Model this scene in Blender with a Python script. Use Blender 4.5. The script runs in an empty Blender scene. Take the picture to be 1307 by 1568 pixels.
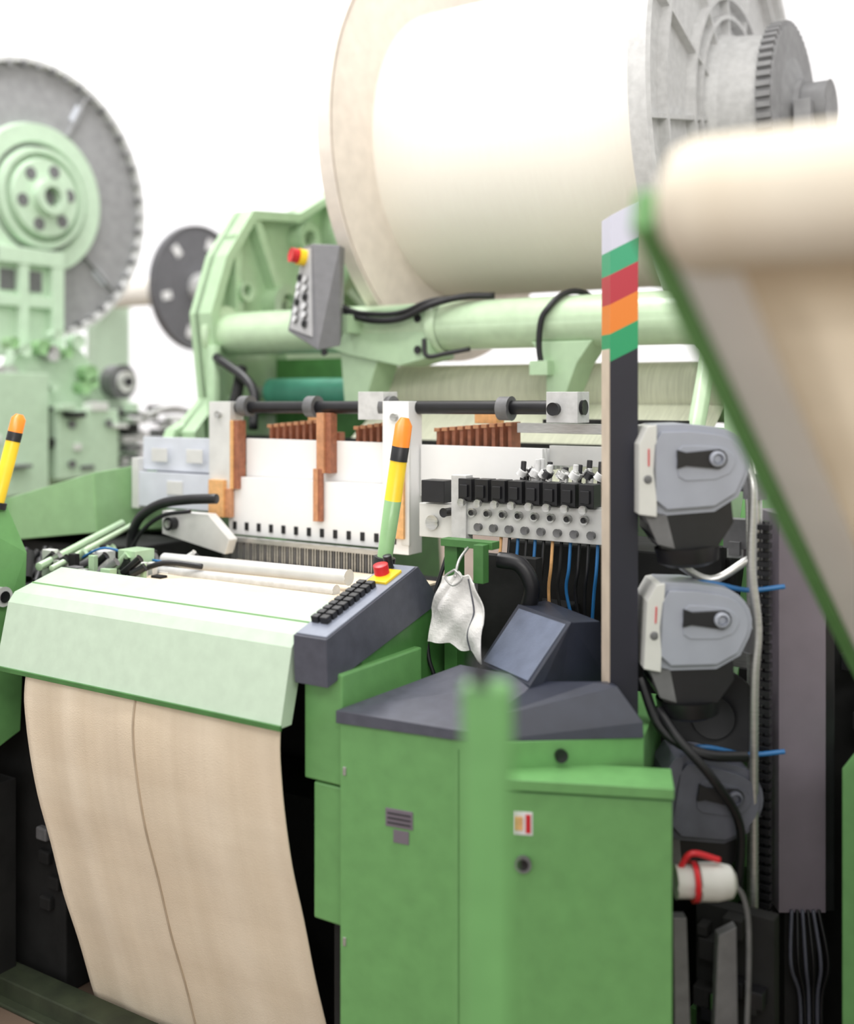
import bpy, bmesh, math, random
from mathutils import Vector, Matrix
random.seed(4)
scene=bpy.context.scene
try:
    scene.view_settings.view_transform='Standard'
    scene.view_settings.look='None'
except Exception: pass
F0=-.25   # floor level while building (everything is lifted by .25 at the end so the floor is z=0)

# ---------------------------------------------------------------- materials
def lin(c):
    return tuple(((x/255)/12.92 if x/255<=0.04045 else ((x/255+0.055)/1.055)**2.4) for x in c)+(1,)
def mat(name,rgb,rough=.5,metal=0.,var=.08,scale=12.,bump=0.,bscale=80.,stretch=(1,1,1),coat=0.,spec=.5):
    m=bpy.data.materials.new(name); m.use_nodes=True
    nt=m.node_tree; n=nt.nodes; l=nt.links
    b=n['Principled BSDF']
    b.inputs['Roughness'].default_value=rough; b.inputs['Metallic'].default_value=metal
    b.inputs['Coat Weight'].default_value=coat
    b.inputs['Specular IOR Level'].default_value=spec
    tc=n.new('ShaderNodeTexCoord'); mp=n.new('ShaderNodeMapping'); mp.inputs['Scale'].default_value=stretch
    l.new(tc.outputs['Object'],mp.inputs['Vector'])
    no=n.new('ShaderNodeTexNoise'); no.inputs['Scale'].default_value=scale; no.inputs['Detail'].default_value=5
    l.new(mp.outputs['Vector'],no.inputs['Vector'])
    cr=n.new('ShaderNodeValToRGB')
    c=lin(rgb)
    cr.color_ramp.elements[0].position=.3; cr.color_ramp.elements[1].position=.7
    cr.color_ramp.elements[0].color=tuple(x*(1-var*1.6) for x in c[:3])+(1,)
    cr.color_ramp.elements[1].color=tuple(min(1,x*(1+var)) for x in c[:3])+(1,)
    l.new(no.outputs['Fac'],cr.inputs['Fac']); l.new(cr.outputs['Color'],b.inputs['Base Color'])
    if bump>0:
        n2=n.new('ShaderNodeTexNoise'); n2.inputs['Scale'].default_value=bscale
        l.new(mp.outputs['Vector'],n2.inputs['Vector'])
        bp=n.new('ShaderNodeBump'); bp.inputs['Strength'].default_value=bump; bp.inputs['Distance'].default_value=.004
        l.new(n2.outputs['Fac'],bp.inputs['Height']); l.new(bp.outputs['Normal'],b.inputs['Normal'])
    return m
M={}
M['mint']=mat('paint_mint_green',(174,202,166),.35,0,.04,20,.05,90,coat=.3)
M['mint_f']=mat('paint_hazed_mint',(190,212,188),.5,0,.04,20,.05,90)  # paler mint for background parts, with the haze mixed into the colour
M['mint_s']=mat('paint_leaf_green',(144,186,132),.38,0,.05,20,.05,90,coat=.2)
M['cover']=mat('paint_cover_green',(194,214,192),.33,0,.035,25,.05,90,coat=.35)
M['mint2']=mat('paint_pale_green',(192,216,182),.32,0,.05,20,.05,90,coat=.3)
M['green']=mat('paint_machine_green',(108,162,98),.4,0,.05,25,.08,160,coat=.15)
M['green_d']=mat('paint_deep_green',(72,122,64),.45,0,.10,15,.08,120)
M['rail']=mat('paint_worn_rail_green',(48,56,38),.7,0,.2,15,.2,60)
M['slate']=mat('slate_plastic',(78,80,92),.45,0,.1,30,.1,200)
M['slate_l']=mat('slate_top',(134,140,156),.35,0,.08,25,.1,200)
M['slate_p']=mat('slate_console_face',(104,112,132),.35,0,.08,25,.1,200)
M['pend']=mat('grey_pendant_plastic',(116,116,120),.45,0,.06,30)
M['pend_l']=mat('grey_key_plate',(178,178,180),.45,0,.06,30)
M['black']=mat('black_plastic',(24,24,28),.4,0,.2,20)
M['black_m']=mat('black_column_paint',(42,46,60),.42,0,.1,20)
M['dark']=mat('dark_machinery',(20,20,20),.8,0,.5,9,.4,30)
M['steel']=mat('brushed_steel',(190,190,188),.32,.7,.1,30,.05,100,stretch=(1,1,8))
M['silver']=mat('aluminium_plate',(222,222,220),.4,.15,.05,14)
M['white']=mat('white_enamel',(242,242,242),.45,0,.02,8)
M['grayw']=mat('grey_white_cover',(214,218,228),.4,0,.04,12)
M['copper']=mat('copper_brown_block',(198,142,104),.5,0,.12,60)
M['copper_d']=mat('copper_brown_tooth',(156,98,72),.5,0,.15,60)
M['orange_b']=mat('amber_block',(226,174,116),.5,0,.10,60)
M['orange']=mat('orange_plastic',(250,140,30),.35,0,.05)
M['yellow']=mat('yellow_plastic',(250,210,40),.35,0,.05)
M['red']=mat('red_plastic',(205,35,45),.35,0,.05)
M['blue']=mat('blue_hose',(40,110,170),.4,0,.1)
M['teal']=mat('teal_rubber_roller',(90,170,145),.4,0,.15,10)
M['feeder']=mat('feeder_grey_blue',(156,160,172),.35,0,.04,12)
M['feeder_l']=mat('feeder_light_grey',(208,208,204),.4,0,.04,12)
M['feeder_dk']=mat('feeder_shaded_grey',(98,100,112),.45,0,.12,14)  # darkened feeder grey: shade on the lowest feeder is put into the colour
M['purple']=mat('mauve_grey_sheet_metal',(116,108,118),.5,0,.05,12,.06,150)
M['flange']=mat('flange_cast_grey',(206,206,206),.5,.05,.08,35,.15,60)
M['flange_in']=mat('flange_inner_face',(232,222,212),.55,0,.05,16)
M['flange_d']=mat('flange_dark_grey',(112,112,114),.5,.1,.14,22,.15,60)
M['flange_f']=mat('flange_hazed_grey',(148,148,150),.6,.0,.10,22,.15,60)  # flange grey made paler; haze is painted in, not rendered
M['yarn']=mat('cotton_yarn_winding',(254,249,240),.85,0,.02,30,.3,120,stretch=(14,.3,.3))
M['yarn2']=mat('warp_threads',(216,218,196),.8,0,.14,30,.6,140,stretch=(14,.3,.3))
M['rag']=mat('cotton_rag',(240,238,236),.9,0,.06,22,.6,90)
M['leg']=mat('legend_white',(225,225,228),.5,0,.02)
M['seam']=mat('cloth_seam',(190,172,150),.9,0,.1)

def cloth_mat(name,rgb,lo=.86,transl=0.):
    m=mat(name,rgb,.9,0,.03,9,.3,300)
    nt=m.node_tree;n=nt.nodes;l=nt.links;b=n['Principled BSDF']
    last=b.inputs['Base Color'].links[0].from_socket
    tc=n.new('ShaderNodeTexCoord')
    for sc,pos,loc in (((9,.15,.15),(.35,.7),(lo,lo*.97,lo*.93,1)),((.3,1.2,5),(.4,.6),(.92,.90,.88,1))):
        mp=n.new('ShaderNodeMapping'); mp.inputs['Scale'].default_value=sc
        l.new(tc.outputs['Object'],mp.inputs['Vector'])
        no=n.new('ShaderNodeTexNoise'); no.inputs['Scale'].default_value=1.; no.inputs['Detail'].default_value=4
        l.new(mp.outputs['Vector'],no.inputs['Vector'])
        cr=n.new('ShaderNodeValToRGB'); cr.color_ramp.elements[0].position=pos[0]; cr.color_ramp.elements[1].position=pos[1]
        cr.color_ramp.elements[0].color=loc; cr.color_ramp.elements[1].color=(1,1,1,1)
        l.new(no.outputs['Fac'],cr.inputs['Fac'])
        mx=n.new('ShaderNodeMix'); mx.data_type='RGBA'; mx.blend_type='MULTIPLY'; mx.inputs['Factor'].default_value=1
        l.new(last,mx.inputs[6]); l.new(cr.outputs['Color'],mx.inputs[7]); last=mx.outputs[2]
    l.new(last,b.inputs['Base Color'])
    if transl>0:
        tr=n.new('ShaderNodeBsdfTranslucent'); l.new(last,tr.inputs['Color'])
        ms=n.new('ShaderNodeMixShader'); ms.inputs[0].default_value=transl
        out=[q for q in n if q.type=='OUTPUT_MATERIAL'][0]
        l.new(b.outputs[0],ms.inputs[1]); l.new(tr.outputs[0],ms.inputs[2]); l.new(ms.outputs[0],out.inputs['Surface'])
    return m
M['cloth']=cloth_mat('woven_cotton_cloth',(248,234,212))
M['cloth_f']=cloth_mat('loom_state_fabric',(242,234,218),.92)
M['cloth_t']=cloth_mat('thin_loom_state_fabric',(236,222,200),.9,.40)

# ---------------------------------------------------------------- builder
class B:
    def __init__(s): s.bm=bmesh.new(); s.mats=[]
    def mi(s,k):
        if k not in s.mats: s.mats.append(k)
        return s.mats.index(k)
    def add(s,vs,fs,k,smooth=False):
        i=s.mi(k); V=[s.bm.verts.new(v) for v in vs]
        for f in fs:
            try:
                F=s.bm.faces.new([V[j] for j in f]); F.material_index=i; F.smooth=smooth
            except ValueError: pass
        return V
    def hexa(s,p,k):
        s.add(p,[(3,2,1,0),(4,5,6,7),(0,1,5,4),(1,2,6,5),(2,3,7,6),(3,0,4,7)],k)
    def box(s,x0,x1,y0,y1,z0,z1,k,m=None):
        p=[(x0,y0,z0),(x1,y0,z0),(x1,y1,z0),(x0,y1,z0),(x0,y0,z1),(x1,y0,z1),(x1,y1,z1),(x0,y1,z1)]
        if m is not None: p=[m@Vector(q) for q in p]
        s.hexa(p,k)
    def prism(s,poly,ax,a0,a1,k,m=None,smooth=False):
        def P(a,b,c):
            q={'x':(c,a,b),'y':(a,c,b),'z':(a,b,c)}[ax]
            return m@Vector(q) if m is not None else q
        n=len(poly)
        vs=[P(a,b,a0) for a,b in poly]+[P(a,b,a1) for a,b in poly]
        s.add(vs,[tuple(range(n-1,-1,-1)),tuple(range(n,2*n))]+[(i,(i+1)%n,(i+1)%n+n,i+n) for i in range(n)],k)
    def hull(s,pts,k):
        i=s.mi(k); V=[s.bm.verts.new(p) for p in pts]
        r=bmesh.ops.convex_hull(s.bm,input=V)
        for g in r['geom']:
            if isinstance(g,bmesh.types.BMFace): g.material_index=i
        for v in [v for v in V if v.is_valid and not v.link_faces]: s.bm.verts.remove(v)
    def lathe(s,o,d,prof,k,n=40,smooth=True):
        o=Vector(o); d=Vector(d).normalized(); up=Vector((0,0,1)) if abs(d.z)<.9 else Vector((1,0,0))
        e1=d.cross(up).normalized(); e2=d.cross(e1); N=n
        for j in range(len(prof)-1):
            (t0,r0),(t1,r1)=prof[j],prof[j+1]
            vs=[]
            for (t,r) in ((t0,r0),(t1,r1)):
                for i in range(N):
                    a=2*math.pi*i/n
                    vs.append(o+d*t+(e1*math.cos(a)+e2*math.sin(a))*r)
            if r0<1e-6:
                s.add([vs[0]]+vs[N:],[(0,((i+1)%N)+1,i+1) for i in range(n)],k,smooth)
            elif r1<1e-6:
                s.add(vs[:N]+[vs[N]],[(i,(i+1)%N,N) for i in range(n)],k,smooth)
            else: s.add(vs,[(i,(i+1)%N,(i+1)%N+N,i+N) for i in range(n)],k,smooth)
    def cyl(s,p0,p1,r,k,r1=None,n=24):
        p0=Vector(p0);p1=Vector(p1);L=(p1-p0).length
        if r1 is None:r1=r
        s.lathe(p0,p1-p0,[(0,0),(0,r),(L,r1),(L,0)],k,n)
    def path(s,pts,r,k,n=10,sub=6):
        P=[Vector(p) for p in pts]
        if sub>1 and len(P)>2:
            Q=[];E=[P[0]*2-P[1]]+P+[P[-1]*2-P[-2]]
            for i in range(1,len(E)-2):
                a,b,c,d=E[i-1:i+3]
                for j in range(sub):
                    t=j/sub
                    Q.append(.5*((2*b)+(c-a)*t+(2*a-5*b+4*c-d)*t*t+(3*b-a-3*c+d)*t**3))
            Q.append(P[-1]);P=Q
        vs=[];pe=None
        for i,p in enumerate(P):
            t=(P[min(i+1,len(P)-1)]-P[max(i-1,0)]).normalized()
            if pe is None:
                e=t.cross(Vector((0,0,1)) if abs(t.z)<.9 else Vector((1,0,0))).normalized()
            else: e=(pe-t*pe.dot(t)).normalized()
            pe=e;f=t.cross(e)
            for j in range(n):
                a=2*math.pi*j/n; vs.append(p+(e*math.cos(a)+f*math.sin(a))*r)
        fs=[]
        for i in range(len(P)-1):
            for j in range(n):
                fs.append((i*n+j,i*n+(j+1)%n,(i+1)*n+(j+1)%n,(i+1)*n+j))
        fs.append(tuple(range(n-1,-1,-1)));fs.append(tuple((len(P)-1)*n+j for j in range(n)))
        s.add(vs,fs,k,True)
    def make(s,name,parent=None,bevel=.003,solid=0,loc=None,rot=None):
        bmesh.ops.recalc_face_normals(s.bm,faces=s.bm.faces[:])
        me=bpy.data.meshes.new(name); s.bm.to_mesh(me); s.bm.free()
        for k in s.mats: me.materials.append(M[k])
        ob=bpy.data.objects.new(name,me); scene.collection.objects.link(ob)
        if solid:
            sm=ob.modifiers.new('thick','SOLIDIFY'); sm.thickness=solid
        if bevel:
            w=ob.modifiers.new('weld','WELD'); w.merge_threshold=.0002
            bv=ob.modifiers.new('bevel','BEVEL'); bv.width=bevel; bv.segments=2; bv.limit_method='ANGLE'; bv.angle_limit=math.radians(40)
            bv.use_clamp_overlap=True
        if parent: ob.parent=parent
        if loc: ob.location=loc
        if rot: ob.rotation_euler=rot
        return ob
def empty(name,loc=(0,0,0)):
    e=bpy.data.objects.new(name,None); e.empty_display_size=.2; scene.collection.objects.link(e); e.location=loc; return e
YAW=math.radians(33)

# ---------------------------------------------------------------- room
M['floor']=mat('concrete_floor',(118,100,86),.55,0,.15,2.5,.1,40)
M['wall']=mat('white_wall_paint',(246,246,248),.8,0,.01,1,.1,40)
b=B(); b.box(-13,5,-3,13,F0-.1,F0,'floor'); b.make('floor',bevel=0)
b=B(); b.box(-13,5,13,13.1,F0,10.5,'wall'); b.make('wall_back',bevel=0)
b=B(); b.box(-13.1,-13,-3,13,F0,10.5,'wall'); b.make('wall_left',bevel=0)
b=B(); b.box(-12.99,5,12.97,13,F0,F0+.18,'flange'); b.make('baseboard_back',bevel=0)

# ---------------------------------------------------------------- main loom
loom=empty('weaving_loom')
b=B()
prof=[(2.018,.800),(2.060,.985),(2.082,1.012),(2.25,1.062),(2.27,1.05),(2.27,1.0),(2.10,.95),(2.06,.80)]
b.prism(prof,'x',-2.80,-1.725,'cover')
b.box(-2.80,-1.722,2.013,2.020,.795,.808,'green_d')
b.box(-2.795,-1.73,2.1395,2.1415,1.0285,1.0335,'mint_s')
b.make('breast_cover',loom,.004)
b=B()
b.prism([(2.3,F0),(2.3,.9),(2.5,1.02),(2.75,1.0),(2.9,.9),(3.4,.9),(3.6,1.2),(4.6,1.2),(4.75,F0)],'x',-3.05,-2.93,'green_d')
b.prism([(2.55,F0),(2.55,.8),(2.75,1.0),(2.9,.9),(3.4,.9),(3.6,1.2),(4.6,1.2),(4.75,F0)],'x',-1.70,-1.60,'green_d')
b.box(-2.93,-1.70,2.75,3.3,F0,.95,'dark')
b.box(-2.93,-1.70,2.45,2.7,F0,.45,'dark')
b.box(-3.3,-2.78,2.25,2.45,F0,.88,'dark')
b.box(-1.6,-.93,2.9,3.2,F0,1.16,'dark')
b.box(-1.6,-1.36,2.78,2.9,F0,1.0,'dark')
b.prism([(2.2,.45),(2.2,.95),(2.44,1.03),(2.68,1.03),(2.7,.45)],'x',-1.69,-1.62,'green_d')
for i in range(10):
    x=-2.90+random.uniform(0,.08); z=.0+i*.07
    b.box(x,x+.05,2.23,2.27,z,z+.04,random.choice(['dark','black','flange_d','dark']))
b.make('loom_base_frame',loom,.006)
b=B()
b.box(-1.715,-1.60,2.095,2.44,.665,.93,'green')
b.box(-1.69,-1.60,2.10,2.55,.33,.66,'green')
b.box(-1.66,-1.60,2.14,2.5,F0,.33,'dark')
b.make('panel_post',loom,.005)
# cast beam stand, far side
b=B()
x=-3.45; mk='mint'
out=[(3.42,1.2),(3.40,1.43),(3.55,1.57),(3.50,1.94),(3.60,2.2),(3.77,2.42),(4.1,2.45),(4.38,2.60),(4.62,2.56),(4.72,2.1),(4.72,1.2)]
b.prism(out,'x',x-.03,x,mk)
for i in range(len(out)):
    p,q=out[i],out[(i+1)%len(out)]
    b.prism([(p[0],p[1]),(q[0],q[1]),(q[0]+(4.06-q[0])*.09,q[1]+(1.95-q[1])*.09),(p[0]+(4.06-p[0])*.09,p[1]+(1.95-p[1])*.09)],'x',x-.06,x+.07,mk)
for p,q in [((3.55,1.75),(4.0,2.0)),((4.0,2.0),(3.8,2.4)),((4.0,2.0),(4.35,2.2)),((4.35,2.2),(4.38,2.6)),((4.35,2.2),(4.7,2.0)),((4.0,2.0),(4.1,1.3)),((3.56,1.57),(4.1,1.5)),((3.7,1.85),(3.68,2.3))]:
    P=Vector(p);Q=Vector(q);n_=Vector((-(Q-P).y,(Q-P).x)).normalized()*.022
    b.prism([tuple(P-n_),tuple(Q-n_),tuple(Q+n_),tuple(P+n_)],'x',x,x+.06,mk)
for (y,z,r) in [(4.0,2.0,.10),(4.16,2.33,.075),(4.35,2.2,.07),(3.72,2.05,.045),(3.75,1.85,.035)]:
    b.lathe((x,y,z),(1,0,0),[(0,r),(.085,r),(.085,r*.55),(.01,r*.55),(.01,0)],mk,28)
    b.cyl((x+.01,y,z),(x+.02,y,z),r*.5,'flange_d')
b.prism([(3.40,F0),(3.2,F0),(3.25,1.2),(3.38,1.44),(3.52,1.5),(4.72,1.4),(4.75,F0)],'x',-3.53,-3.47,'mint')
b.path([(-3.38,3.52,1.8),(-3.36,3.50,1.2)],.03,'mint',8,1)
b.hull([(-3.45,4.35,2.3),(-3.45,4.62,2.2),(-3.45,4.4,2.0),(-2.95,4.15,2.75),(-2.95,4.4,2.75),(-2.95,4.15,2.5),(-2.95,4.4,2.45),(-2.85,4.15,2.75),(-2.85,4.4,2.75),(-2.85,4.15,2.5),(-2.85,4.4,2.45)],'mint')
b.cyl((-2.95,4.25,2.65),(-2.62,4.25,2.65),.07,'steel')
b.make('beam_stand_far_side',loom,.004)
b=B()
b.prism([(3.45,F0),(3.45,1.6),(3.52,1.95),(3.85,2.0),(4.72,1.8),(4.72,F0)],'x',-1.08,-1.02,'mint')
b.path([(-1.2,3.2,1.1),(-1.2,3.55,1.75)],.03,'mint2',8,1)
b.cyl((-1.1,4.25,2.65),(-.98,4.25,2.65),.10,'flange_f'); b.box(-1.08,-1.02,4.1,4.4,1.9,2.66,'flange_f')
b.box(-1.12,-1.0,3.44,3.5,F0,1.7,'mint')
b.make('beam_stand_near_side',loom,.004)
b=B()
b.cyl((-3.44,3.62,1.853),(-1.06,3.62,1.853),.093,'mint2',n=64)
b.lathe((-2.30,3.62,1.853),(1,0,0),[(0,.09),(0,.106),(.03,.106),(.04,.096)],'mint2',64)
b.lathe((-3.44,3.62,1.853),(1,0,0),[(0,.12),(.04,.12),(.05,.09)],'mint2',40)
b.prism([(-2.86,1.90),(-2.30,1.94),(-2.28,1.73),(-2.42,1.70),(-2.66,1.745),(-2.84,1.80)],'y',3.53,3.71,'mint')
for x in (-2.33,-2.78):
    for z in (1.76,1.88): b.cyl((x,3.52,z),(x,3.535,z),.012,'black')
b.prism([(-1.86,1.78),(-1.62,1.78),(-1.68,1.70),(-1.74,1.55),(-1.80,1.55),(-1.80,1.70)],'y',3.55,3.70,'mint')
b.prism([(-2.72,1.76),(-2.52,1.76),(-2.56,1.66),(-2.60,1.55),(-2.70,1.55)],'y',3.55,3.70,'mint')
b.make('back_rest_tube',loom,.004)
b=B()
b.cyl((-3.3,3.80,1.60),(-2.66,3.80,1.60),.06,'teal',n=32)
b.cyl((-2.69,3.80,1.60),(-2.65,3.80,1.60),.08,'teal',n=32)
b.cyl((-2.65,3.80,1.60),(-1.15,3.80,1.60),.108,'yarn2',n=64)
b.cyl((-3.4,3.80,1.60),(-1.06,3.80,1.60),.025,'steel')
b.add([(-2.62,3.70,1.555),(-1.2,3.70,1.555),(-1.2,3.3,1.30),(-2.62,3.3,1.30)],[(0,1,2,3)],'yarn2')
b.box(-3.3,-1.1,3.45,3.5,1.30,1.42,'dark')
b.box(-3.40,-2.75,3.95,4.0,1.25,1.75,'green_d')
b.path([(-3.35,3.5,1.75),(-3.1,3.45,1.62),(-3.05,3.4,1.45)],.02,'black')
b.path([(-3.25,3.55,1.70),(-3.2,3.45,1.55),(-3.25,3.4,1.4)],.025,'dark')
b.box(-1.66,-1.2,3.25,3.35,1.47,1.51,'dark')
b.make('warp_guide_rollers',loom,0)
# heald frames
b=B()
for i in range(8):
    y=2.955+.032*i
    b.box(-2.66,-1.5 if i<6 else -1.6,y,y+.012,1.365,1.432-.002*i,'white')
b.box(-2.665,-2.0,2.935,2.95,1.30,1.436,'white')
b.box(-2.72,-2.0,2.905,2.925,1.10,1.302,'white')
b.box(-1.93,-1.50,2.935,2.95,1.27,1.432,'white')
b.box(-3.20,-2.80,2.95,2.965,1.305,1.43,'grayw')
b.box(-3.22,-2.80,2.93,2.945,1.17,1.30,'grayw')
b.box(-3.235,-3.20,2.925,2.97,1.16,1.35,'silver')
for i in range(4): b.box(-3.17,-2.83,2.99+.03*i,3.0+.03*i,1.2,1.42,'grayw')
for (x0,z0) in ((-3.13,1.34),(-3.05,1.22),(-2.95,1.34)): b.box(x0,x0+.08,2.926,2.931,z0,z0+.05,'silver')
b.box(-2.80,-2.70,2.89,2.96,1.17,1.565,'silver')
b.box(-2.035,-1.935,2.875,2.95,1.09,1.57,'white')
b.box(-1.96,-1.93,2.87,2.88,1.12,1.50,'silver')
for z in (1.2,1.52):
    b.cyl((-1.985,2.86,z),(-1.985,2.88,z),.011,'steel'); b.cyl((-2.75,2.875,z),(-2.75,2.895,z),.011,'steel')
b.box(-2.697,-2.683,2.885,2.93,1.26,1.50,'orange_b'); b.box(-2.683,-2.662,2.89,2.93,1.26,1.50,'copper_d')
b.box(-2.715,-2.69,2.88,2.9,1.16,1.26,'copper'); b.box(-2.785,-2.715,2.87,2.89,1.16,1.29,'orange_b')
b.box(-2.315,-2.285,2.89,2.935,1.33,1.53,'copper'); b.box(-2.285,-2.262,2.90,2.935,1.33,1.53,'copper_d')
b.box(-2.325,-2.305,2.885,2.90,1.17,1.345,'copper'); b.box(-2.305,-2.290,2.888,2.90,1.17,1.345,'copper_d')
b.box(-1.985,-1.945,2.86,2.875,1.14,1.42,'orange_b')
for (x0,x1,n) in ((-2.60,-2.36,9),(-2.22,-2.05,7),(-1.90,-1.64,10)):
    for i in range(n):
        x=x0+(x1-x0)*i/(n-1); zt=1.485+.022*(i/(n-1))
        b.box(x-.006,x+.006,2.99,3.05,1.42,zt,'copper_d')
        b.box(x-.011,x+.008,2.983,2.99,zt-.012,zt,'copper')
b.box(-2.62,-2.34,3.05,3.08,1.42,1.46,'copper_d')
b.box(-1.62,-1.22,3.0,3.03,1.475,1.505,'steel')
b.box(-1.50,-1.22,2.98,3.0,1.38,1.44,'silver')
b.box(-2.48,-2.42,3.05,3.10,1.50,1.56,'orange_b'); b.box(-1.80,-1.72,3.05,3.10,1.50,1.56,'orange_b')
for i in range(13):
    x=-2.69+i*.0555
    b.box(x-.008,x+.008,2.901,2.906,1.117,1.145,'black')
b.box(-2.0,-1.982,2.872,2.876,1.12,1.15,'black')
b.cyl((-2.72,2.93,1.545),(-1.36,2.93,1.555),.021,'black')
for x in (-2.36,-2.05,-1.62,-2.66): b.cyl((x-.02,2.93,1.55),(x+.02,2.93,1.55),.036,'flange_d')
for x in (-2.10,-1.42): b.box(x-.05,x+.05,2.90,2.98,1.51,1.60,'flange')
b.cyl((-1.44,2.88,1.55),(-1.44,2.91,1.55),.018,'black')
b.make('heald_frames',loom,.0012)
b=B()
b.box(-2.72,-2.0,2.845,2.87,1.085,1.10,'steel')
for i in range(64):
    x=-2.70+i*.0108
    b.box(x,x+.004,2.85,2.862,1.0,1.09,'steel' if i%3 else 'flange_d')
b.box(-2.72,-2.0,2.87,2.88,.98,1.09,'dark')
b.box(-2.72,-2.0,2.83,2.88,.95,1.0,'steel')
b.make('reed',loom,0)
b=B()
b.cyl((-2.68,2.56,1.055),(-1.93,2.56,1.065),.022,'silver')
b.cyl((-2.68,2.50,1.03),(-1.93,2.50,1.035),.016,'flange')
b.box(-2.62,-1.80,2.29,2.84,1.018,1.026,'cloth')
b.box(-2.95,-1.72,2.27,2.75,.95,.99,'dark')
b.path([(-2.92,2.26,1.05),(-3.0,2.5,1.09),(-3.08,2.74,1.13)],.014,'mint',8,1)
b.path([(-2.86,2.26,1.05),(-2.94,2.5,1.09),(-3.02,2.74,1.13)],.010,'mint2',8,1)
for i in range(52):
    x=random.uniform(-3.0,-2.56);y=random.uniform(2.30,2.60)
    k=random.choice(['mint','steel','black','mint','flange_d','dark','silver'])
    w=random.uniform(.008,.025)
    if i%3: b.box(x-w,x+w,y-w*.7,y+w*.7,.99,1.03+random.uniform(0,.06),k)
    else: b.cyl((x,y,1.04),(x+random.uniform(.02,.06),y+.02,1.06+random.uniform(0,.03)),.012,k,n=12)
for i in range(30):
    x=random.uniform(-3.35,-2.97);y=random.uniform(2.32,2.6)
    b.cyl((x,y,.98),(x+random.uniform(-.06,.06),y+.05,1.02+random.uniform(0,.04)),random.uniform(.008,.016),random.choice(['black','steel','dark','black']),n=10)
b.box(-3.4,-2.95,2.3,2.7,.8,.97,'dark')
b.box(-2.74,-2.66,2.42,2.5,1.0,1.10,'mint'); b.cyl((-2.7,2.40,1.06),(-2.7,2.43,1.06),.02,'black')
b.path([(-2.9,2.4,1.06),(-2.8,2.42,1.10),(-2.72,2.48,1.07),(-2.6,2.5,1.06)],.004,'blue')
b.path([(-2.62,2.42,1.05),(-2.55,2.45,1.07),(-2.45,2.5,1.06)],.009,'black')
b.hull([(-2.92,2.78,1.18),(-2.92,2.78,1.10),(-2.70,2.78,1.18),(-2.70,2.78,1.12),(-2.62,2.78,1.05),(-2.60,2.78,1.10),(-2.92,2.82,1.18),(-2.92,2.82,1.10),(-2.60,2.82,1.10),(-2.62,2.82,1.05),(-2.7,2.82,1.18)],'silver')
b.cyl((-2.86,2.75,1.14),(-2.86,2.79,1.14),.022,'black'); b.cyl((-2.86,2.745,1.14),(-2.86,2.752,1.14),.012,'steel')
b.path([(-2.99,2.7,1.04),(-2.985,2.7,1.10),(-2.942,2.7,1.165),(-2.846,2.7,1.214),(-2.72,2.7,1.236),(-2.60,2.72,1.244)],.017,'black',12)
b.path([(-2.99,2.68,1.0),(-2.95,2.7,1.1),(-2.86,2.72,1.17),(-2.76,2.76,1.19)],.008,'black',8)
b.make('breast_mechanism',loom,.002)
# weft selector
b=B()
for i in range(8):
    x=-1.66+i*.054
    b.box(x,x+.044,2.72,2.77,1.288,1.352,'black')
    b.box(x+.008,x+.034,2.712,2.722,1.30,1.335,'black')
    b.cyl((x+.02,2.70,1.285),(x+.02,2.715,1.285),.010,'steel',n=10)
b.box(-1.80,-1.72,2.74,2.80,1.275,1.34,'black')
b.box(-1.67,-1.22,2.74,2.80,1.19,1.285,'silver'); b.box(-1.82,-1.68,2.76,2.82,1.17,1.27,'silver')
b.box(-1.69,-1.64,2.73,2.77,1.15,1.36,'flange')
for i in range(8):
    x=-1.62+i*.05
    b.cyl((x,2.725,1.255),(x,2.742,1.255),.011,'steel',n=12); b.cyl((x,2.722,1.255),(x,2.726,1.255),.006,'black',n=10)
    b.cyl((x+.02,2.725,1.215),(x+.02,2.742,1.215),.010,'flange_d',n=12)
b.cyl((-1.77,2.75,1.215),(-1.77,2.765,1.215),.02,'steel'); b.cyl((-1.71,2.72,1.25),(-1.71,2.76,1.25),.012,'black')
for i in range(34):
    x=-1.52+random.uniform(0,.30); y=2.8+random.uniform(0,.12)
    b.cyl((x,y,1.28),(x+.01,y,1.36+random.uniform(0,.05)),.008,random.choice(['steel','flange','black','silver']),n=10)
    b.cyl((x,y,1.36),(x+.01,y,1.375),.014,random.choice(['steel','black','flange']),n=10)
cols=['orange_b','black','blue','black','blue','black','orange_b','dark','blue','black','black','blue']
for i,c in enumerate(cols):
    x=-1.54+i*.027
    b.path([(x,2.76,1.20),(x+.004,2.74,1.12),(x-.008,2.75,1.05),(x+.02*math.sin(i),2.76,.93)],.005,c,8)
b.make('weft_selector_block',loom,.002)
b=B()
b.hull([(-3.90,2.72,1.0),(-3.90,2.72,1.14),(-3.28,2.78,1.30),(-3.26,2.78,1.08),(-3.90,3.3,1.0),(-3.90,3.3,1.18),(-3.28,3.3,1.34),(-3.26,3.3,1.05)],'mint_s')
b.box(-3.745,-3.735,2.700,2.722,.98,1.19,'dark')
b.box(-3.9,-3.1,2.8,3.3,F0,1.02,'dark')
b.box(-3.3,-3.0,2.72,3.0,F0,1.05,'dark')
b.make('drive_cover',loom,.012)
b=B()
b.path([(-2.70,3.42,2.05),(-2.68,3.46,1.95),(-2.60,3.49,1.895),(-2.50,3.49,1.875),(-2.38,3.49,1.88),(-2.26,3.50,1.925),(-2.15,3.55,1.955),(-2.05,3.62,1.96)],.013,'black',10)
b.path([(-2.70,3.40,1.99),(-2.62,3.48,1.92),(-2.5,3.50,1.90),(-2.38,3.50,1.905),(-2.26,3.52,1.945),(-2.1,3.60,1.96)],.010,'black',10)
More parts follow.
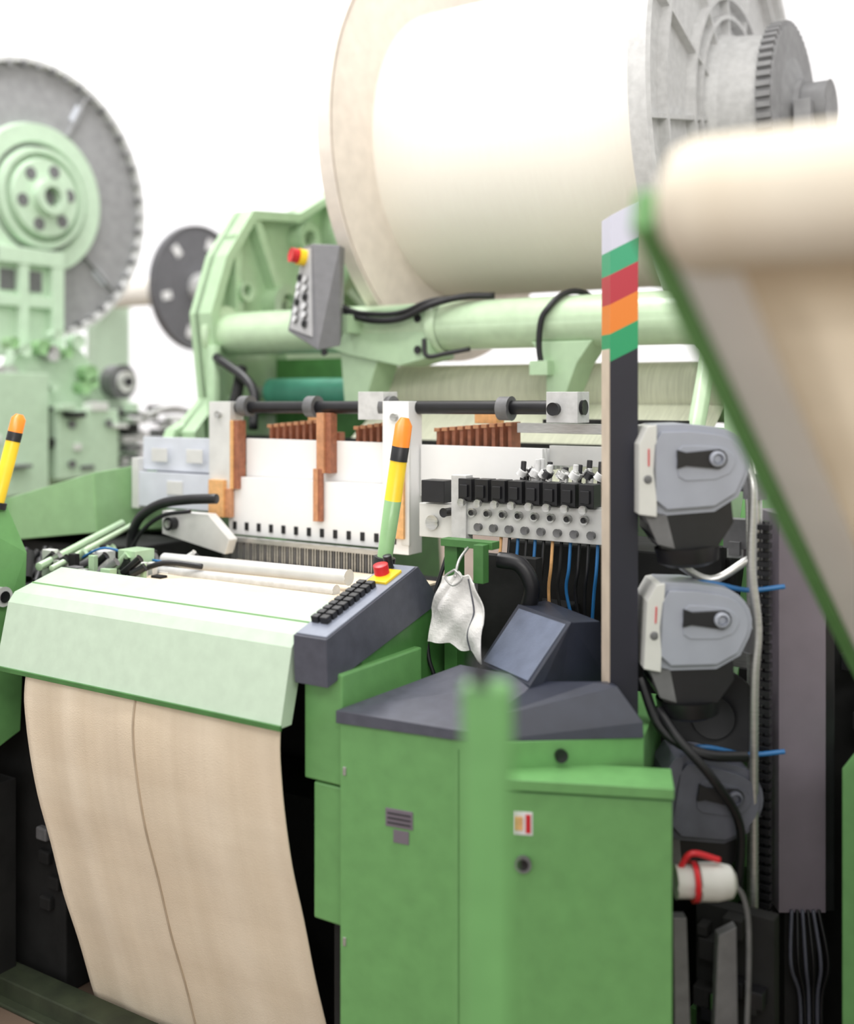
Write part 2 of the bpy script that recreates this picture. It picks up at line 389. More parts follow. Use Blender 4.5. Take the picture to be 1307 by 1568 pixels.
pts=[(-1.80,3.52,1.68),(-1.81,3.515,1.76)]
for i in range(6):
    a=math.radians(0+ i*26)
    pts.append((-1.80+.05*i/2,3.62-.107*math.cos(a),1.853+.107*math.sin(a)))
b.path(pts,.011,'black',10,6)
b.box(-1.84,-1.77,3.50,3.55,1.66,1.71,'mint')
b.path([(-2.30,3.52,1.80),(-2.28,3.51,1.735),(-2.2,3.53,1.745),(-2.12,3.56,1.76)],.009,'black',8)
b.make('tube_cables',loom,0)
# brackets for the feeder side
b=B()
b.path([(-.84,2.74,1.50),(-.80,2.70,1.35),(-.795,2.69,1.0),(-.80,2.69,F0)],.014,'steel',12)
b.path([(-.86,2.78,1.50),(-.83,2.76,1.2),(-.83,2.76,F0)],.012,'steel',12)
b.path([(-.80,2.60,1.44),(-.770,2.575,1.37),(-.772,2.57,1.2),(-.760,2.58,1.05),(-.768,2.58,.9),(-.775,2.60,.5),(-.775,2.60,F0)],.010,'steel',12)
for z in (1.37,1.0,.6):
    b.path([(-.93,2.66,z),(-.88,2.70,z),(-.80,2.69,z)],.014,'black',8)
    b.cyl((-.80,2.69,z-.03),(-.80,2.69,z+.03),.028,'flange_d')
for i in range(46):
    z=.28+i*.022; b.box(-.785,-.755,2.655,2.68,z,z+.013,'black')
b.path([(-.77,2.68,.25),(-.77,2.68,1.29)],.010,'black',8,1)
for z0 in (1.13,.74):
    b.path([(-.95,2.55,z0),(-.88,2.56,z0+.02),(-.80,2.62,z0+.0),(-.72,2.66,z0+.01)],.006,'blue',8)
b.path([(-1.0,2.46,.93),(-.95,2.46,.82),(-.86,2.48,.77),(-.78,2.56,.755)],.013,'black',8)
b.path([(-.96,2.47,.86),(-.90,2.45,.80),(-.83,2.47,.72),(-.79,2.54,.60),(-.80,2.56,.45)],.011,'black',8)
b.path([(-.96,2.55,1.2),(-.88,2.6,1.15),(-.8,2.65,1.2)],.010,'steel',8)
b.lathe((-.905,2.70,.80),(.3,-1,.1),[(0,0),(0,.115),(.03,.115),(.03,.05),(.05,.05),(.05,0)],'black',40)
b.cyl((-.905,2.74,.80),(-.905,2.95,.80),.02,'dark')
for i in range(60):
    x=random.uniform(-1.0,-.80);z=random.uniform(-.2,1.25);y=random.uniform(2.80,2.9)
    w=random.uniform(.01,.04)
    b.box(x-w,x+w,y-.02,y+.02,z-w,z+w*1.4,random.choice(['dark','black','dark','steel','flange_d','green']))
b.make('feeder_stand',loom,.001)
b=B()
b.box(-1.05,-.99,2.95,3.05,F0,1.5,'green')
b.prism([(2.80,F0),(2.80,.75),(2.95,.95),(3.2,1.5),(3.3,1.5),(3.3,F0)],'x',-.96,-.90,'green')
b.prism([(-.60,F0),(-.52,F0),(-.52,.72),(-.56,.78),(-.60,.72)],'y',2.70,3.0,'green')
b.box(-.9,-.35,3.05,3.15,F0,1.22,'dark')
for i in range(24):
    x=random.uniform(-.64,-.45);z=random.uniform(.75,1.15);w=random.uniform(.01,.03)
    b.box(x-w,x+w,2.95,3.04,z-w,z+w,random.choice(['dark','black','flange_d','steel','dark']))
b.make('feeder_bracket_frame',loom,.004)

# ---------------------------------------------------------------- woven cloth
b=B()
pr=[(2.050,.86),(2.036,.80),(2.032,.72),(2.045,.60),(2.075,.45),(2.12,.30),(2.165,.136),(2.215,-.02),(2.255,-.165),(2.275,-.235)]
Q=[]
E=[pr[0]]+pr+[pr[-1]]
for i in range(1,len(E)-2):
    for j in range(4):
        t=j/4;a,bb,c,d=[Vector(q) for q in E[i-1:i+3]]
        Q.append(.5*((2*bb)+(c-a)*t+(2*a-5*bb+4*c-d)*t*t+(3*bb-a-3*c+d)*t**3))
Q.append(Vector(pr[-1]))
nx=60;vs=[];fs=[]
for i,q in enumerate(Q):
    for j in range(nx+1):
        s_=j/nx
        x=-2.68+.94*s_+.045*(1-s_)*min(1,max(0,i-8)/26)
        w=(.004*math.sin(s_*22)+.006*math.sin(s_*7+1))*min(1,i/10)
        vs.append((x,q[0]+w-.030*(1-s_)*min(1,i/24),q[1]))
for i in range(len(Q)-1):
    for j in range(nx): fs.append((i*(nx+1)+j,i*(nx+1)+j+1,(i+1)*(nx+1)+j+1,(i+1)*(nx+1)+j))
b.add(vs,fs,'cloth',True)
js=int(round((2.68-2.224)/.94*nx))
b.path([Vector(vs[i*(nx+1)+js])+Vector((0,-.003,0)) for i in range(len(Q))],.0035,'seam',6,1)
b.make('woven_cloth',None,0,solid=.002)

# ---------------------------------------------------------------- warp beam
def flange(b,x,y,z,r,side,kin,kout,ribs=12):
    s=side
    b.lathe((x,y,z),(s,0,0),[(0,0),(0,r-.02),(-.012,r-.008),(-.012,r),(.05,r),(.06,r-.015),(.05,r-.04),(.02,r-.045),(.02,0)],kout,96)
    b.lathe((x-s*.004,y,z),(s,0,0),[(0,0),(0,r-.025)],kin,96)
    for rr in (r*.80,r*.50,r*.42):
        b.lathe((x,y,z),(s,0,0),[(.02,rr-.008),(.055,rr-.008),(.055,rr+.008),(.02,rr+.008)],kout,80)
    for i in range(ribs):
        a=2*math.pi*(i+.35)/ribs
        mm=Matrix.Translation((x,y,z))@Matrix.Rotation(a,4,'X')
        b.box(min(s*.018,s*.05),max(s*.018,s*.05),-.007,.007,.3*r,r-.03,kout,mm)
bc=(4.25,2.65)
wb=empty('warp_beam')
b=B()
b.cyl((-2.62,bc[0],bc[1]),(-1.39,bc[0],bc[1]),.625,'yarn',n=160)
b.make('yarn_winding',wb,0)
b=B()
flange(b,-2.62,bc[0],bc[1],.915,-1,'flange_in','flange_in')
flange(b,-1.39,bc[0],bc[1],.915,1,'flange_in','flange')
b.lathe((-1.37,bc[0],bc[1]),(1,0,0),[(0,.33),(.06,.31),(.24,.29),(.24,.0)],'flange',64)
b.lathe((-1.37,bc[0],bc[1]),(1,0,0),[(.20,.27),(.20,.315),(.26,.315),(.26,.2),(.28,.12),(.30,.12),(.30,0)],'flange_f',64)
for i in range(56):
    a=2*math.pi*i/56; mm=Matrix.Translation((-1.37,bc[0],bc[1]))@Matrix.Rotation(a,4,'X')
    b.box(.205,.255,-.009,.009,.31,.335,'flange_f',mm)
b.make('beam_flanges',wb,0)

# ---------------------------------------------------------------- keypad console
b=B()
xl,xr=-1.712,-1.612
b.hexa([(xl,2.055,.905),(xr,2.055,.905),(xr,2.55,1.03),(xl,2.55,1.03),(xl,2.05,1.02),(xr,2.05,1.02),(xr,2.44,1.14),(xl,2.44,1.14)],'slate')
sl=math.atan2(.12,.39)
mm=Matrix.Translation((0,2.05,1.0205))@Matrix.Rotation(sl,4,'X')
b.box(xl+.004,xr-.004,.006,.40,0,.003,'slate_l',mm)
for i in range(9):
    for j in range(2):
        b.box(xl+.010+j*.028,xl+.032+j*.028,.06+i*.024,.078+i*.024,.002,.02,'black',mm)
b.box(xl+.02,xr-.02,.285,.36,.002,.010,'yellow',mm)
b.cyl(mm@Vector((xl+.038,.33,.005)),mm@Vector((xl+.038,.33,.035)),.02,'red')
b.cyl(mm@Vector((xl+.03,.375,.005)),mm@Vector((xl+.03,.375,.04)),.012,'black')
b.make('keypad_console',None,.004)

# ---------------------------------------------------------------- light sticks
def stick(name,base,tip,r,foot='green'):
    b=B(); P=Vector(base);T=Vector(tip);d=T-P
    def s(a,c,k,r0=1,r1=1): b.cyl(P+d*a,P+d*c,r*r0,k,r*r1,n=20)
    s(0,.42,foot,.9,1.0); s(.42,.70,'yellow'); s(.70,.80,'black',1.02,1.02); s(.80,.95,'orange',1.02,1.0); s(.95,1.0,'orange',1.0,.5)
    s(-.05,.02,'black',1.3,1.3)
    b.make(name,None,.001)
stick('warning_light_stick',(-1.735,2.46,1.145),(-1.675,2.47,1.53),.023,'mint_s')
stick('warning_light_stick.001',(-2.975,2.15,1.255),(-2.940,2.205,1.53),.022,'yellow')

# ---------------------------------------------------------------- electrical cabinet
cab=empty('electrical_cabinet')
b=B()
b.prism([(-1.593,2.079),(-1.233,2.129),(-.953,2.363),(-1.05,2.72),(-1.59,2.72)],'z',F0,.822,'green')
a=Vector((-1.175,2.10,0));c=Vector((-.842,2.245,0));dd=(c-a).normalized()
def quad(p,q,t,z0,z1,k,off=0):
    n=Vector((-(q-p).y,(q-p).x,0)).normalized()
    p0=p-n*off;q0=q-n*off;p1=p0+n*t;q1=q0+n*t
    b.hexa([(p0.x,p0.y,z0),(q0.x,q0.y,z0),(q1.x,q1.y,z0),(p1.x,p1.y,z0),(p0.x,p0.y,z1),(q0.x,q0.y,z1),(q1.x,q1.y,z1),(p1.x,p1.y,z1)],k)
quad(a,c,.12,F0,.735,'green')
quad(a-dd*.006,c+dd*.004,.13,.742,.764,'green',.006)
quad(a-dd*.003,c+dd*.002,.125,.734,.743,'green_d',-.004)
def lab(u,z,w,h,k,o=.002,L=(a,dd)):
    p=L[0]+L[1]*u; quad(p,p+L[1]*w,.004,z,z+h,k,o)
lab(.03,.645,.04,.05,'leg'); lab(.033,.655,.016,.03,'orange_b',.004); lab(.055,.65,.011,.04,'red',.004)
lp=a+dd*.05; nrm=Vector((dd.y,-dd.x,0)); zz=Vector((0,0,.585))
b.cyl(lp+zz,lp+nrm*.012+zz,.017,'flange_d'); b.cyl(lp+nrm*.012+zz,lp+nrm*.014+zz,.011,'black')
A=Vector((-1.593,2.079,0));Cc=Vector((-1.233,2.129,0));d1=(Cc-A).normalized()
lab(.12,.60,.07,.042,'purple',.002,(A,d1)); lab(.14,.565,.04,.03,'purple',.002,(A,d1))
for i in range(3): lab(.125,.608+i*.011,.06,.003,'black',.004,(A,d1))
for u,z in ((.008,.70),(.008,.3),(.33,.74)): lab(u,z,.008,.02,'steel',.003,(A,d1))
q=Vector((-1.10,2.24,0)); n2=Vector((.64,-.77,0)); zz=Vector((0,0,.79))
b.cyl(q+zz-n2*.01,q+zz+n2*.012,.014,'black')
lab(.30,-.1,.004,.90,'green_d',.0015,(A,d1))
b.make('cabinet_body',cab,.006)
b=B()
b.hexa([(-1.60,2.070,.822),(-1.225,2.122,.822),(-1.235,2.40,.822),(-1.55,2.40,.822),(-1.60,2.070,.852),(-1.225,2.122,.845),(-1.24,2.40,.905),(-1.47,2.42,.905)],'slate')
c0=Vector((-1.447,2.478,.90));c1=Vector((-1.236,2.351,.90));c2=Vector((-1.40,2.60,1.035));c3=c2+(c1-c0)*1.03
b.hexa([c0+Vector((0,-.02,-.08)),c1+Vector((0,-.02,-.08)),c3+Vector((.05,.16,-.21)),c2+Vector((.05,.16,-.21)),c0,c1,c3,c2],'black_m')
b.hull([c2,c3,c2+Vector((.03,.10,0)),c3+Vector((.03,.10,-.01)),c2+Vector((.05,.16,-.2)),c3+Vector((.06,.14,-.2)),c1+Vector((0,0,-.07)),c0+Vector((0,0,-.07))],'black_m')
def ip(s,t): return (c0*(1-s)+c1*s)*(1-t)+(c2*(1-s)+c3*s)*t
nrmc=(c1-c0).cross(c2-c0).normalized()
b.hexa([ip(.06,.04),ip(.94,.04),ip(.94,.95),ip(.06,.95)]+[p+nrmc*.003 for p in (ip(.06,.04),ip(.94,.04),ip(.94,.95),ip(.06,.95))],'slate_p')
b.hull([(-1.240,2.135,.822),(-.950,2.355,.822),(-1.240,2.17,.868),(-1.235,2.3,.885),(-1.077,2.375,.925),(-1.02,2.371,.925),(-.955,2.365,.855),(-1.24,2.42,.822),(-1.0,2.42,.822),(-1.06,2.42,.92),(-1.235,2.40,.90)],'black_m')
b.make('cabinet_cap',cab,.004)

# ---------------------------------------------------------------- signal column
def stripe_mat():
    m=bpy.data.materials.new('column_colour_bands'); m.use_nodes=True
    nt=m.node_tree;n=nt.nodes;l=nt.links;bs=n['Principled BSDF'];bs.inputs['Roughness'].default_value=.4
    tc=n.new('ShaderNodeTexCoord'); sp=n.new('ShaderNodeSeparateXYZ'); l.new(tc.outputs['Object'],sp.inputs[0])
    mu=n.new('ShaderNodeMath');mu.operation='MULTIPLY_ADD';mu.inputs[1].default_value=-.5
    l.new(sp.outputs['X'],mu.inputs[0]);l.new(sp.outputs['Z'],mu.inputs[2])
    mr=n.new('ShaderNodeMapRange');mr.inputs['From Min'].default_value=1.0;mr.inputs['From Max'].default_value=2.1
    l.new(mu.outputs[0],mr.inputs['Value'])
    cr=n.new('ShaderNodeValToRGB');cr.color_ramp.interpolation='CONSTANT'
    el=cr.color_ramp.elements
    def f(z): return (z-1.0)/1.1
    el[0].position=0;el[0].color=lin((34,34,46))
    el[1].position=f(1.668);el[1].color=lin((40,150,100))
    for z,c in ((1.732,(226,128,46)),(1.800,(180,50,64)),(1.868,(60,160,118)),(1.925,(205,205,222))):
        e=el.new(f(z));e.color=lin(c)
    l.new(mr.outputs[0],cr.inputs['Fac']);l.new(cr.outputs['Color'],bs.inputs['Base Color'])
    return m
M['stripe']=stripe_mat()
M['stripe_side']=mat('column_side_beige',(206,190,172),.5,0,.08)
b=B()
w=.066;dp=.085
b.hexa([(0,0,.825),(w,0,.825),(w,dp,.825),(0,dp,.825),(0,0,2.01),(w,0,2.045),(w,dp,2.045),(0,dp,2.01)],'stripe')
b.box(-.0015,0,.004,dp-.004,.83,1.70,'stripe_side')
ob=b.make('signal_column',None,.002); ob.location=(-1.05,2.40,0); ob.rotation_euler=(0,0,math.atan2(.61,.79))

# ---------------------------------------------------------------- weft feeders
def arc(cx,cz,r,a0,a1,n=5): return [(cx+r*math.cos(math.radians(a0+(a1-a0)*i/n)),cz+r*math.sin(math.radians(a0+(a1-a0)*i/n))) for i in range(n+1)]
def feeder(name,px,py,pz,s=1.,rr=0,kb='feeder',kl='feeder_l'):
    e=empty(name,(px,py,pz)); e.rotation_euler=(0,rr,YAW)
    b=B()
    prof=[(-.09,.155),(-.02,.157)]+arc(.045,.065,.085,85,-20,7)+[(.105,-.01),(.05,-.045),(-.075,-.055),(-.105,-.03),(-.115,.05),(-.11,.12)]
    prof=[(x*s,z*s) for x,z in prof]
    b.prism(prof,'y',-.06,.06,kb)
    fr=[(x*.86+.004*s,z*.84+.008*s) for x,z in prof]
    b.prism(fr,'y',-.074,-.058,kb)
    fr=[(x*.55+.022*s,z*.38+.048*s) for x,z in prof]
    b.prism(fr,'y',-.077,-.070,kb)
    b.prism([(-.125*s,-.05*s),(-.085*s,-.055*s),(-.085*s,.155*s),(-.105*s,.150*s),(-.125*s,.11*s)],'y',-.074,.062,kl)
    b.prism([(-.10*s,-.045*s),(.09*s,-.02*s),(.095*s,-.07*s),(.06*s,-.125*s),(.0,-.145*s),(-.07*s,-.13*s),(-.10*s,-.09*s)],'y',-.055,.055,'black')
    b.prism([(-.115*s,-.04*s),(-.06*s,-.05*s),(-.04*s,-.13*s),(-.08*s,-.12*s)],'y',-.060,.05,'flange_d')
    b.lathe((0,0,-.13*s),(.1,0,-1),[(0,.075),(.035,.07),(.045,.05),(.05,0)],'black',28)
    b.prism([(-.04*s,.055*s),(-.02*s,.062*s),(.055*s,.055*s)]+arc(.052*s,.078*s,.022*s,-70,80,5)+[(-.02*s,.092*s),(-.04*s,.098*s)],'y',-.084,-.074,'black')
    b.lathe((.05*s,-.083,.078*s),(0,-1,0),[(0,.018),(.010,.018),(.012,.012),(.005,.010),(.005,0)],kb,24)
    if kb=='feeder': b.box(-.105*s,-.102*s,-.078,-.07,.06*s,.1*s,'red')
    b.cyl((-.105*s,-.0765,.03*s),(-.105*s,-.074,.03*s),.009,'flange_d',n=14)
    b.box(-.03,.03,.06,.10,-.02,.04,'black')
    b.make('feeder_body',e,.007)
feeder('weft_feeder',-.908,2.515,1.37,1.0)
feeder('weft_feeder.001',-.908,2.540,1.005,.97,.05)
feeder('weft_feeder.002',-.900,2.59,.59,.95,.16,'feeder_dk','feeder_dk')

# cable duct
b=B()
b.box(0,.115,0,.16,.33,1.30,'purple'); b.box(.115,.14,.01,.15,.33,1.30,'black')
b.box(.02,.10,.02,.14,F0,.33,'dark')
for i in range(6): b.path([(.03+i*.013,-.005,.34),(.02+i*.018,-.03,.22),(.05+i*.01,-.01,.1),(.04+i*.015,-.01,F0+.01)],.005,'black' if i%2 else 'slate',8)
ob=b.make('cable_duct',None,.003); ob.location=(-.755,2.735,0); ob.rotation_euler=(0,0,YAW)
b=B()
p=Vector((-.862,2.318,.535));d=Vector((.839,.545,0))
b.lathe(p,d,[(0,0),(0,.034),(.05,.034),(.05,.040),(.09,.040),(.12,.034),(.13,.02),(.13,0)],'feeder_l',28)
b.lathe(p+d*.035,d,[(0,.036),(0,.042),(.012,.042),(.012,.036)],'red',28)
b.path([p+d*.01+Vector((0,0,.03)),p+d*.04+Vector((0,-.01,.065)),p+d*.10+Vector((0,-.01,.05))],.007,'red',8)
b.path([p+d*.12,p+d*.15+Vector((0,0,-.04)),p+d*.16+Vector((0,0,-.15)),p+d*.15+Vector((0,0,-.5)),p+d*.15+Vector((0,0,-.77))],.006,'flange_d',8)
b.prism([(-.03,F0),(.11,F0),(.10,.42),(.06,.40),(.05,.16),(.0,.16),(-.01,.44),(-.04,.44)],'y',0,.03,'flange_d',Matrix.Translation((-.845,2.37,0))@Matrix.Rotation(YAW,4,'Z'))
for i in range(30):
    x=random.uniform(-.86,-.72);z=random.uniform(F0,.45);w=random.uniform(.008,.025)
    b.box(x-w,x+w,2.46,2.50,z-w if z-w>F0 else F0,z+w,random.choice(['dark','black','flange_d','green_d','dark']))
b.box(-.88,-.70,2.50,2.54,F0,.42,'dark')
b.make('air_filter_unit',None,.002)

# ---------------------------------------------------------------- rag on bracket
b=B()
nx,nz=30,34;vs=[];fs=[]
for j in range(nz+1):
    t=j/nz
    for i in range(nx+1):
        s_=i/nx
        wdt=.105+.06*min(1,t*2)
        x=-1.497-.014*t+(s_-.5)*wdt+.004*math.sin(t*9+s_*5)
        y=2.46+.008*math.sin(s_*9+t*3)*min(1,.35+t)+.006*math.sin(s_*5-t*8)+.004*math.sin(s_*17+t*13)
        top=.018*math.sin(s_*math.pi)-.01*abs(math.sin(s_*8))
        z=1.118+top-.175*t-.030*s_*t+.006*t*math.sin(s_*9)
        vs.append((x,y,z))
for j in range(nz):
    for i in range(nx):
        fs.append((j*(nx+1)+i,j*(nx+1)+i+1,(j+1)*(nx+1)+i+1,(j+1)*(nx+1)+i))
b.add(vs,fs,'rag',False)
st=[Vector(vs[j*(nx+1)+23])+Vector((.001,-.004,0)) for j in range(2,nz+1)]
b.path(st,.0022,'slate',6,1)
b.make('cleaning_rag',None,0,solid=.003)
b=B()
b.box(-1.60,-1.44,2.53,2.57,1.185,1.205,'green_d'); b.box(-1.48,-1.45,2.50,2.53,1.10,1.2,'green_d')
b.path([(-1.515,2.54,1.19),(-1.51,2.48,1.16),(-1.505,2.45,1.12)],.004,'steel',8)
b.path([(-1.505,2.448,1.14),(-1.53,2.443,1.12),(-1.505,2.44,1.10),(-1.48,2.443,1.12),(-1.505,2.448,1.14)],.003,'steel',8)
b.box(-1.60,-1.56,2.55,2.59,.8,1.19,'green_d')
b.path([(-1.46,2.60,1.15),(-1.40,2.61,1.14),(-1.37,2.62,1.08),(-1.40,2.63,1.0),(-1.44,2.64,.95)],.022,'black',12)
b.box(-1.56,-1.38,2.66,2.70,.8,1.15,'dark')
b.path([(-1.60,2.56,1.15),(-1.63,2.52,1.0),(-1.62,2.5,.9),(-1.60,2.5,.84)],.006,'black',8)
b.make('bracket_post',loom,.002)

# ---------------------------------------------------------------- pendant control box
b=B()
TL=Vector((-2.755,3.36,2.165));TR=Vector((-2.672,3.315,2.165));BL=Vector((-2.80,3.32,1.835));BR=Vector((-2.612,3.27,1.755))
b.hull([TL,TR,(-2.585,3.37,2.16),(-2.63,3.46,2.165),BL,BR,(-2.575,3.36,1.775),(-2.64,3.46,1.82)],'pend')
ob=b.make('pendant_control_box',None,.004)
b=B()
def fp(s,t): return (TL*(1-s)+TR*s)*(1-t)+(BL*(1-s)+BR*s)*t
nf=(TR-TL).cross(BL-TL).normalized()
if nf.y>0: nf=-nf
b.hull([fp(.1,.04),fp(.9,.04),fp(.1,.95),fp(.85,.9)]+[p+nf*.006 for p in (fp(.1,.04),fp(.9,.04),fp(.1,.95),fp(.85,.9))],'pend_l')
for j in range(6):
    for i in range(2):
        c=fp(.28+.34*i,.36+j*.09)
        b.cyl(c,c+nf*.018,.012,'leg' if (i+j)%3 else 'black',n=12)
        b.cyl(c,c+nf*.010,.017,'flange_d',n=12)
c=fp(.42,.14); b.cyl(c,c+nf*.035,.032,'yellow'); b.cyl(c+nf*.035,c+nf*.065,.028,'red')
b.box(-2.66,-2.60,3.44,3.56,1.83,1.90,'mint')
b.make('pendant_buttons',ob,.001)

# ---------------------------------------------------------------- near loom on the right
nl=empty('weaving_loom.001')
b=B()
mm=Matrix.Translation((-.605,1.052,0))@Matrix.Rotation(YAW,4,'Z')
b.box(-.028,.028,-.014,.014,F0,1.285,'green',mm)
b.cyl(mm@Vector((-.008,0,1.28)),mm@Vector((-.008,0,1.312)),.009,'black')
b.make('guard_post',nl,.010)
b=B()
b.hexa([(-.47,1.125,1.775),(-.445,1.125,1.775),(-.445,2.62,.787),(-.47,2.62,.787),(-.47,1.14,1.82),(-.445,1.14,1.82),(-.445,2.64,.83),(-.47,2.64,.83)],'green')
b.hexa([(-.445,1.15,1.770),(-.355,1.15,1.770),(-.355,2.62,.790),(-.445,2.62,.790),(-.445,1.15,1.81),(-.355,1.15,1.81),(-.355,2.62,.830),(-.445,2.62,.830)],'white')
b.box(-.475,-.40,2.55,2.70,F0,.82,'green_d')
b.make('side_arm',nl,.004)
b=B()
b.lathe((-.44,1.17,1.80),(1,0,0),[(0,0),(0,.045),(.015,.066),(.035,.073),(1.6,.073),(1.62,0)],'cloth_f',64)
b.make('cloth_roller',nl,0)
b=B()
b.add([(-.357,1.118,1.749),(1.15,1.118,1.749),(1.15,2.62,.780),(-.357,2.62,.780)],[(0,1,2,3)],'cloth_t',False)
b.make('fabric_sheet',nl,0)
b=B()
b.box(-.47,1.15,2.64,2.70,F0,.84,'dark'); b.box(1.12,1.18,1.1,2.70,F0,1.8,'green')
b.make('near_loom_body',nl,.004)

# ---------------------------------------------------------------- left neighbour loom
ll=empty('weaving_loom.002')
b=B()
b.hull([(-3.28,1.95,.40),(-2.93,1.95,.45),(-2.93,2.20,.55),(-3.28,2.2,.4),(-3.28,1.95,1.24),(-2.96,1.98,1.25),(-2.925,2.22,1.10),(-3.28,2.25,1.24),(-2.97,2.18,1.25)],'green')
b.box(-3.28,-2.95,2.0,2.2,F0,.40,'dark')
b.cyl((-2.93,2.12,.98),(-2.90,2.12,.98),.028,'flange'); b.cyl((-2.90,2.12,.98),(-2.895,2.12,.98),.015,'black')
b.make('side_housing',ll,.02)
b=B()
b.prism([(3.7,F0),(3.75,1.5),(3.9,1.85),(4.3,1.86),(4.62,1.55),(4.75,1.3),(4.75,F0)],'x',-5.30,-5.20,'mint_f')
b.prism([(3.85,1.8),(4.28,1.8),(4.28,2.3),(4.18,2.42),(3.85,2.42)],'x',-5.38,-5.35,'mint_f')
b.box(-5.37,-5.30,4.2,4.28,1.8,2.38,'mint_f');b.box(-5.37,-5.302,3.98,4.04,1.8,2.36,'mint_f')
b.box(-5.368,-5.298,3.85,4.28,2.32,2.41,'mint_f');b.box(-5.366,-5.306,3.84,4.27,2.08,2.14,'mint_f')
for y0 in (4.06,3.88): b.box(-5.352,-5.345,y0,y0+.10,2.17,2.29,'flange_d')
b.box(-5.2,-5.0,4.0,4.42,1.12,1.50,'mint_f'); b.box(-5.25,-5.02,3.6,3.95,1.05,1.7,'mint_f')
b.cyl((-5.2,4.55,1.66),(-5.1,4.55,1.66),.10,'flange_d'); b.cyl((-5.1,4.55,1.66),(-5.07,4.55,1.66),.06,'silver'); b.cyl((-5.07,4.55,1.66),(-5.05,4.55,1.66),.025,'black')
for (y,z) in ((4.08,1.42),(4.34,1.42),(4.08,1.2)): b.cyl((-5.0,y,z),(-4.98,y,z),.02,'flange_d',n=12)
for i in range(90):
    y=random.uniform(3.5,5.5);z=random.uniform(1.15,1.50);x=-5.0-random.uniform(0,.3)
    b.box(x,x+.08,y,y+random.uniform(.03,.12),z,z+random.uniform(.015,.06),random.choice(['black','steel','dark','mint_f','flange_d','silver']))
for i in range(14):
    y=random.uniform(3.7,4.4);z=random.uniform(1.55,1.95)
    b.cyl((-5.2,y,z),(-5.12,y,z),random.uniform(.02,.05),random.choice(['mint_f','mint_s','steel','flange_d','mint_s']),n=16)
b.box(-5.3,-5.0,4.4,5.5,F0,1.15,'flange')
b.path([(-5.1,4.7,1.45),(-5.05,4.9,1.5),(-5.05,5.2,1.42)],.02,'steel',8)
b.make('beam_drive_casting',ll,.006)
wb1=empty('warp_beam.001')
b=B()
X,Y,Z=-5.43,4.18,2.72
R=.81
b.lathe((X,Y,Z),(1,0,0),[(0,0),(0,R-.03),(.03,R),(-.06,R),(-.06,0)],'flange_f',96)
b.lathe((X,Y,Z),(1,0,0),[(0,R-.035),(.035,R-.03),(.035,R),(-.06,R+.004)],'flange',96)
b.lathe((X,Y,Z),(1,0,0),[(0,.44),(.05,.43),(.05,.33),(.02,.32),(.02,.30),(.08,.29),(.08,.26),(.03,.255),(.03,.0)],'mint_f',72)
b.lathe((X,Y,Z),(1,0,0),[(.021,.325),(.022,.30)],'flange_d',72)
b.lathe((X,Y,Z),(1,0,0),[(.03,.24),(.10,.22),(.10,.10),(.16,.10),(.16,.06),(.10,.06),(.10,0)],'mint_f',48)
for i in range(6):
    a=i*math.pi/3+.2; yy=Y+.165*math.cos(a);zz=Z+.165*math.sin(a)
    b.cyl((X+.095,yy,zz),(X+.103,yy,zz),.038,'flange_d',n=20)
b.cyl((X+.10,Y,Z),(X+.11,Y,Z),.05,'flange_d')
for a in (1.9,4.0,5.8):
    mm=Matrix.Translation((X,Y,Z))@Matrix.Rotation(a,4,'X')
    b.box(.0,.006,-.025,.025,.57,.68,'grayw',mm); b.box(.0,.030,-.006,.006,.46,.76,'flange_f',mm)
for i in range(48):
    a=i*math.pi/24; mm=Matrix.Translation((X,Y,Z))@Matrix.Rotation(a,4,'X')
    b.box(.0,.037,-.012,.012,R-.055,R-.02,'flange_d' if i%2 else 'flange_f',mm)
b.cyl((X-1.4,Y,Z),(X-.03,Y,Z),.55,'yarn',n=64)
b.make('beam_flange_and_yarn',wb1,0)
wb2=empty('warp_beam.002')
b=B()
X,Y,Z=-6.45,6.55,2.44
M['disc']=mat('rear_flange_grey',(102,102,106),.6,.0,.1,22)
b.lathe((X,Y,Z),(1,0,0),[(0,0),(0,.49),(.02,.51),(-.05,.51),(-.05,0)],'disc',72)
for i in range(6):
    a=i*math.pi/3+.75; mm=Matrix.Translation((X,Y,Z))@Matrix.Rotation(a,4,'X')
    b.box(0,.01,-.030,.030,.33,.42,'white',mm)
b.cyl((X,Y,Z),(X+.1,Y,Z),.12,'flange'); b.cyl((X-1.2,Y,Z),(X-.03,Y,Z),.12,'yarn',n=48)
b.box(X-.02,X+.12,Y+.15,Y+.5,F0,Z,'mint_f'); b.box(X-1.25,X-1.15,Y-.1,Y+.3,F0,Z+.1,'mint_f')
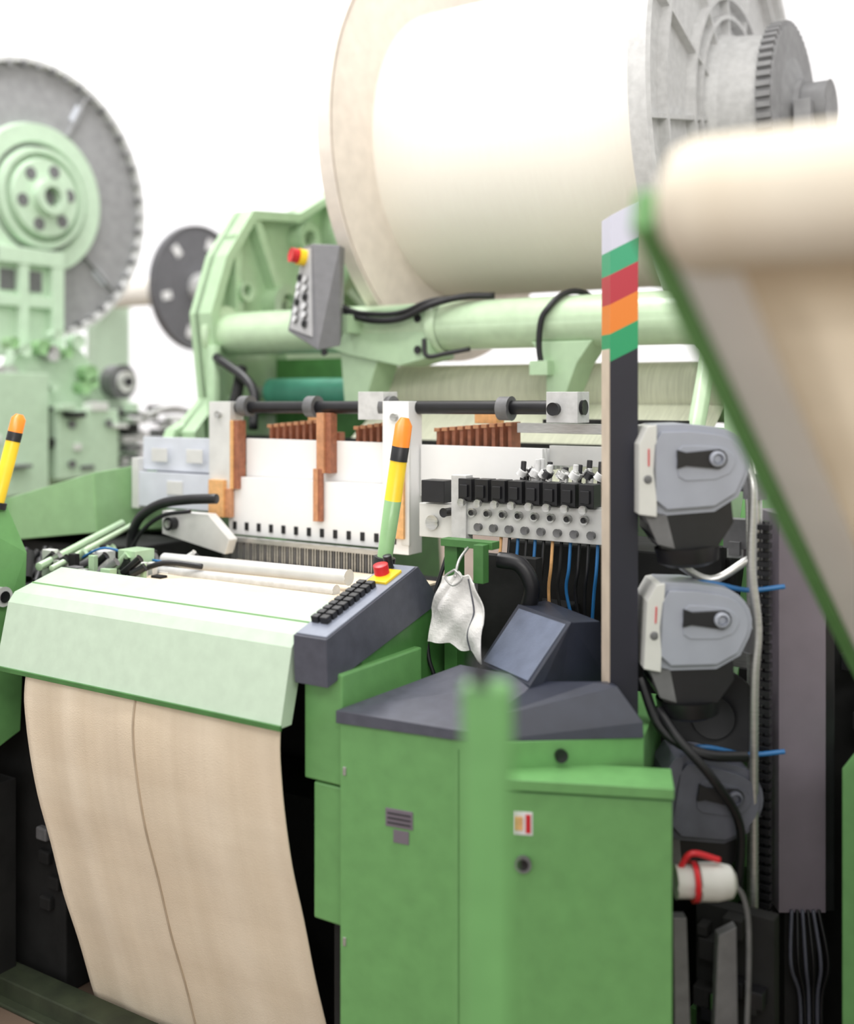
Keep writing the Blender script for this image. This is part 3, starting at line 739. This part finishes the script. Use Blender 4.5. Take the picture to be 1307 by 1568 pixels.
b.make('beam_disc_and_stand',wb2,0)
b=B()
for i in range(18):
    x=-9.5+random.uniform(0,2.5); y=7.8+random.uniform(0,2)
    b.box(x,x+random.uniform(.2,.5),y,y+.4,F0,random.uniform(1.1,1.6),random.choice(['flange','grayw','flange','mint_f']))
b.make('distant_machine_row',None,.01)
b=B(); b.box(-4.2,-1.62,2.13,2.22,F0,-.185,'rail'); b.box(-4.2,-1.62,2.10,2.26,F0,F0+.012,'rail'); b.make('floor_rail',None,.004)

# ---------------------------------------------------------------- lights
w=bpy.data.worlds.new('World'); scene.world=w; w.use_nodes=True
w.node_tree.nodes['Background'].inputs[0].default_value=(1,.985,.96,1)
w.node_tree.nodes['Background'].inputs[1].default_value=1.02
def area(name,loc,tgt,sx,sy,e,col=(1,1,1)):
    l=bpy.data.lights.new(name,'AREA'); l.shape='RECTANGLE'; l.size=sx;l.size_y=sy;l.energy=e;l.color=col
    o=bpy.data.objects.new(name,l); scene.collection.objects.link(o); o.location=loc
    o.rotation_euler=(Vector(tgt)-Vector(loc)).to_track_quat('-Z','Y').to_euler()
area('ceiling_light_front',(-2.2,1.2,5.4),(-2.2,2.6,1.0),4,.6,105,(1,.98,.94))
area('ceiling_light_near',(1.5,-1.2,4.2),(-1.8,3.8,2.2),3,.8,95,(1,.97,.92))
area('ceiling_light_middle',(-4.5,3.5,6.2),(-3.5,3.6,1.5),4,1,230)
area('ceiling_light_far',(-8,8,6.8),(-9,11,2.5),6,2,600)

# ---------------------------------------------------------------- camera
cam=bpy.data.cameras.new('camera'); co=bpy.data.objects.new('camera',cam); scene.collection.objects.link(co)
co.location=(0,0,1.6); co.rotation_euler=(math.radians(90),0,YAW)
cam.sensor_fit='AUTO'; cam.sensor_width=36; cam.lens=1700/1568*36
cam.shift_y=-184/1568
cam.clip_start=.05
cam.dof.use_dof=True; cam.dof.focus_distance=3.1; cam.dof.aperture_fstop=1.0
scene.camera=co
for o in scene.objects:
    if o.parent is None: o.location.z+=.25
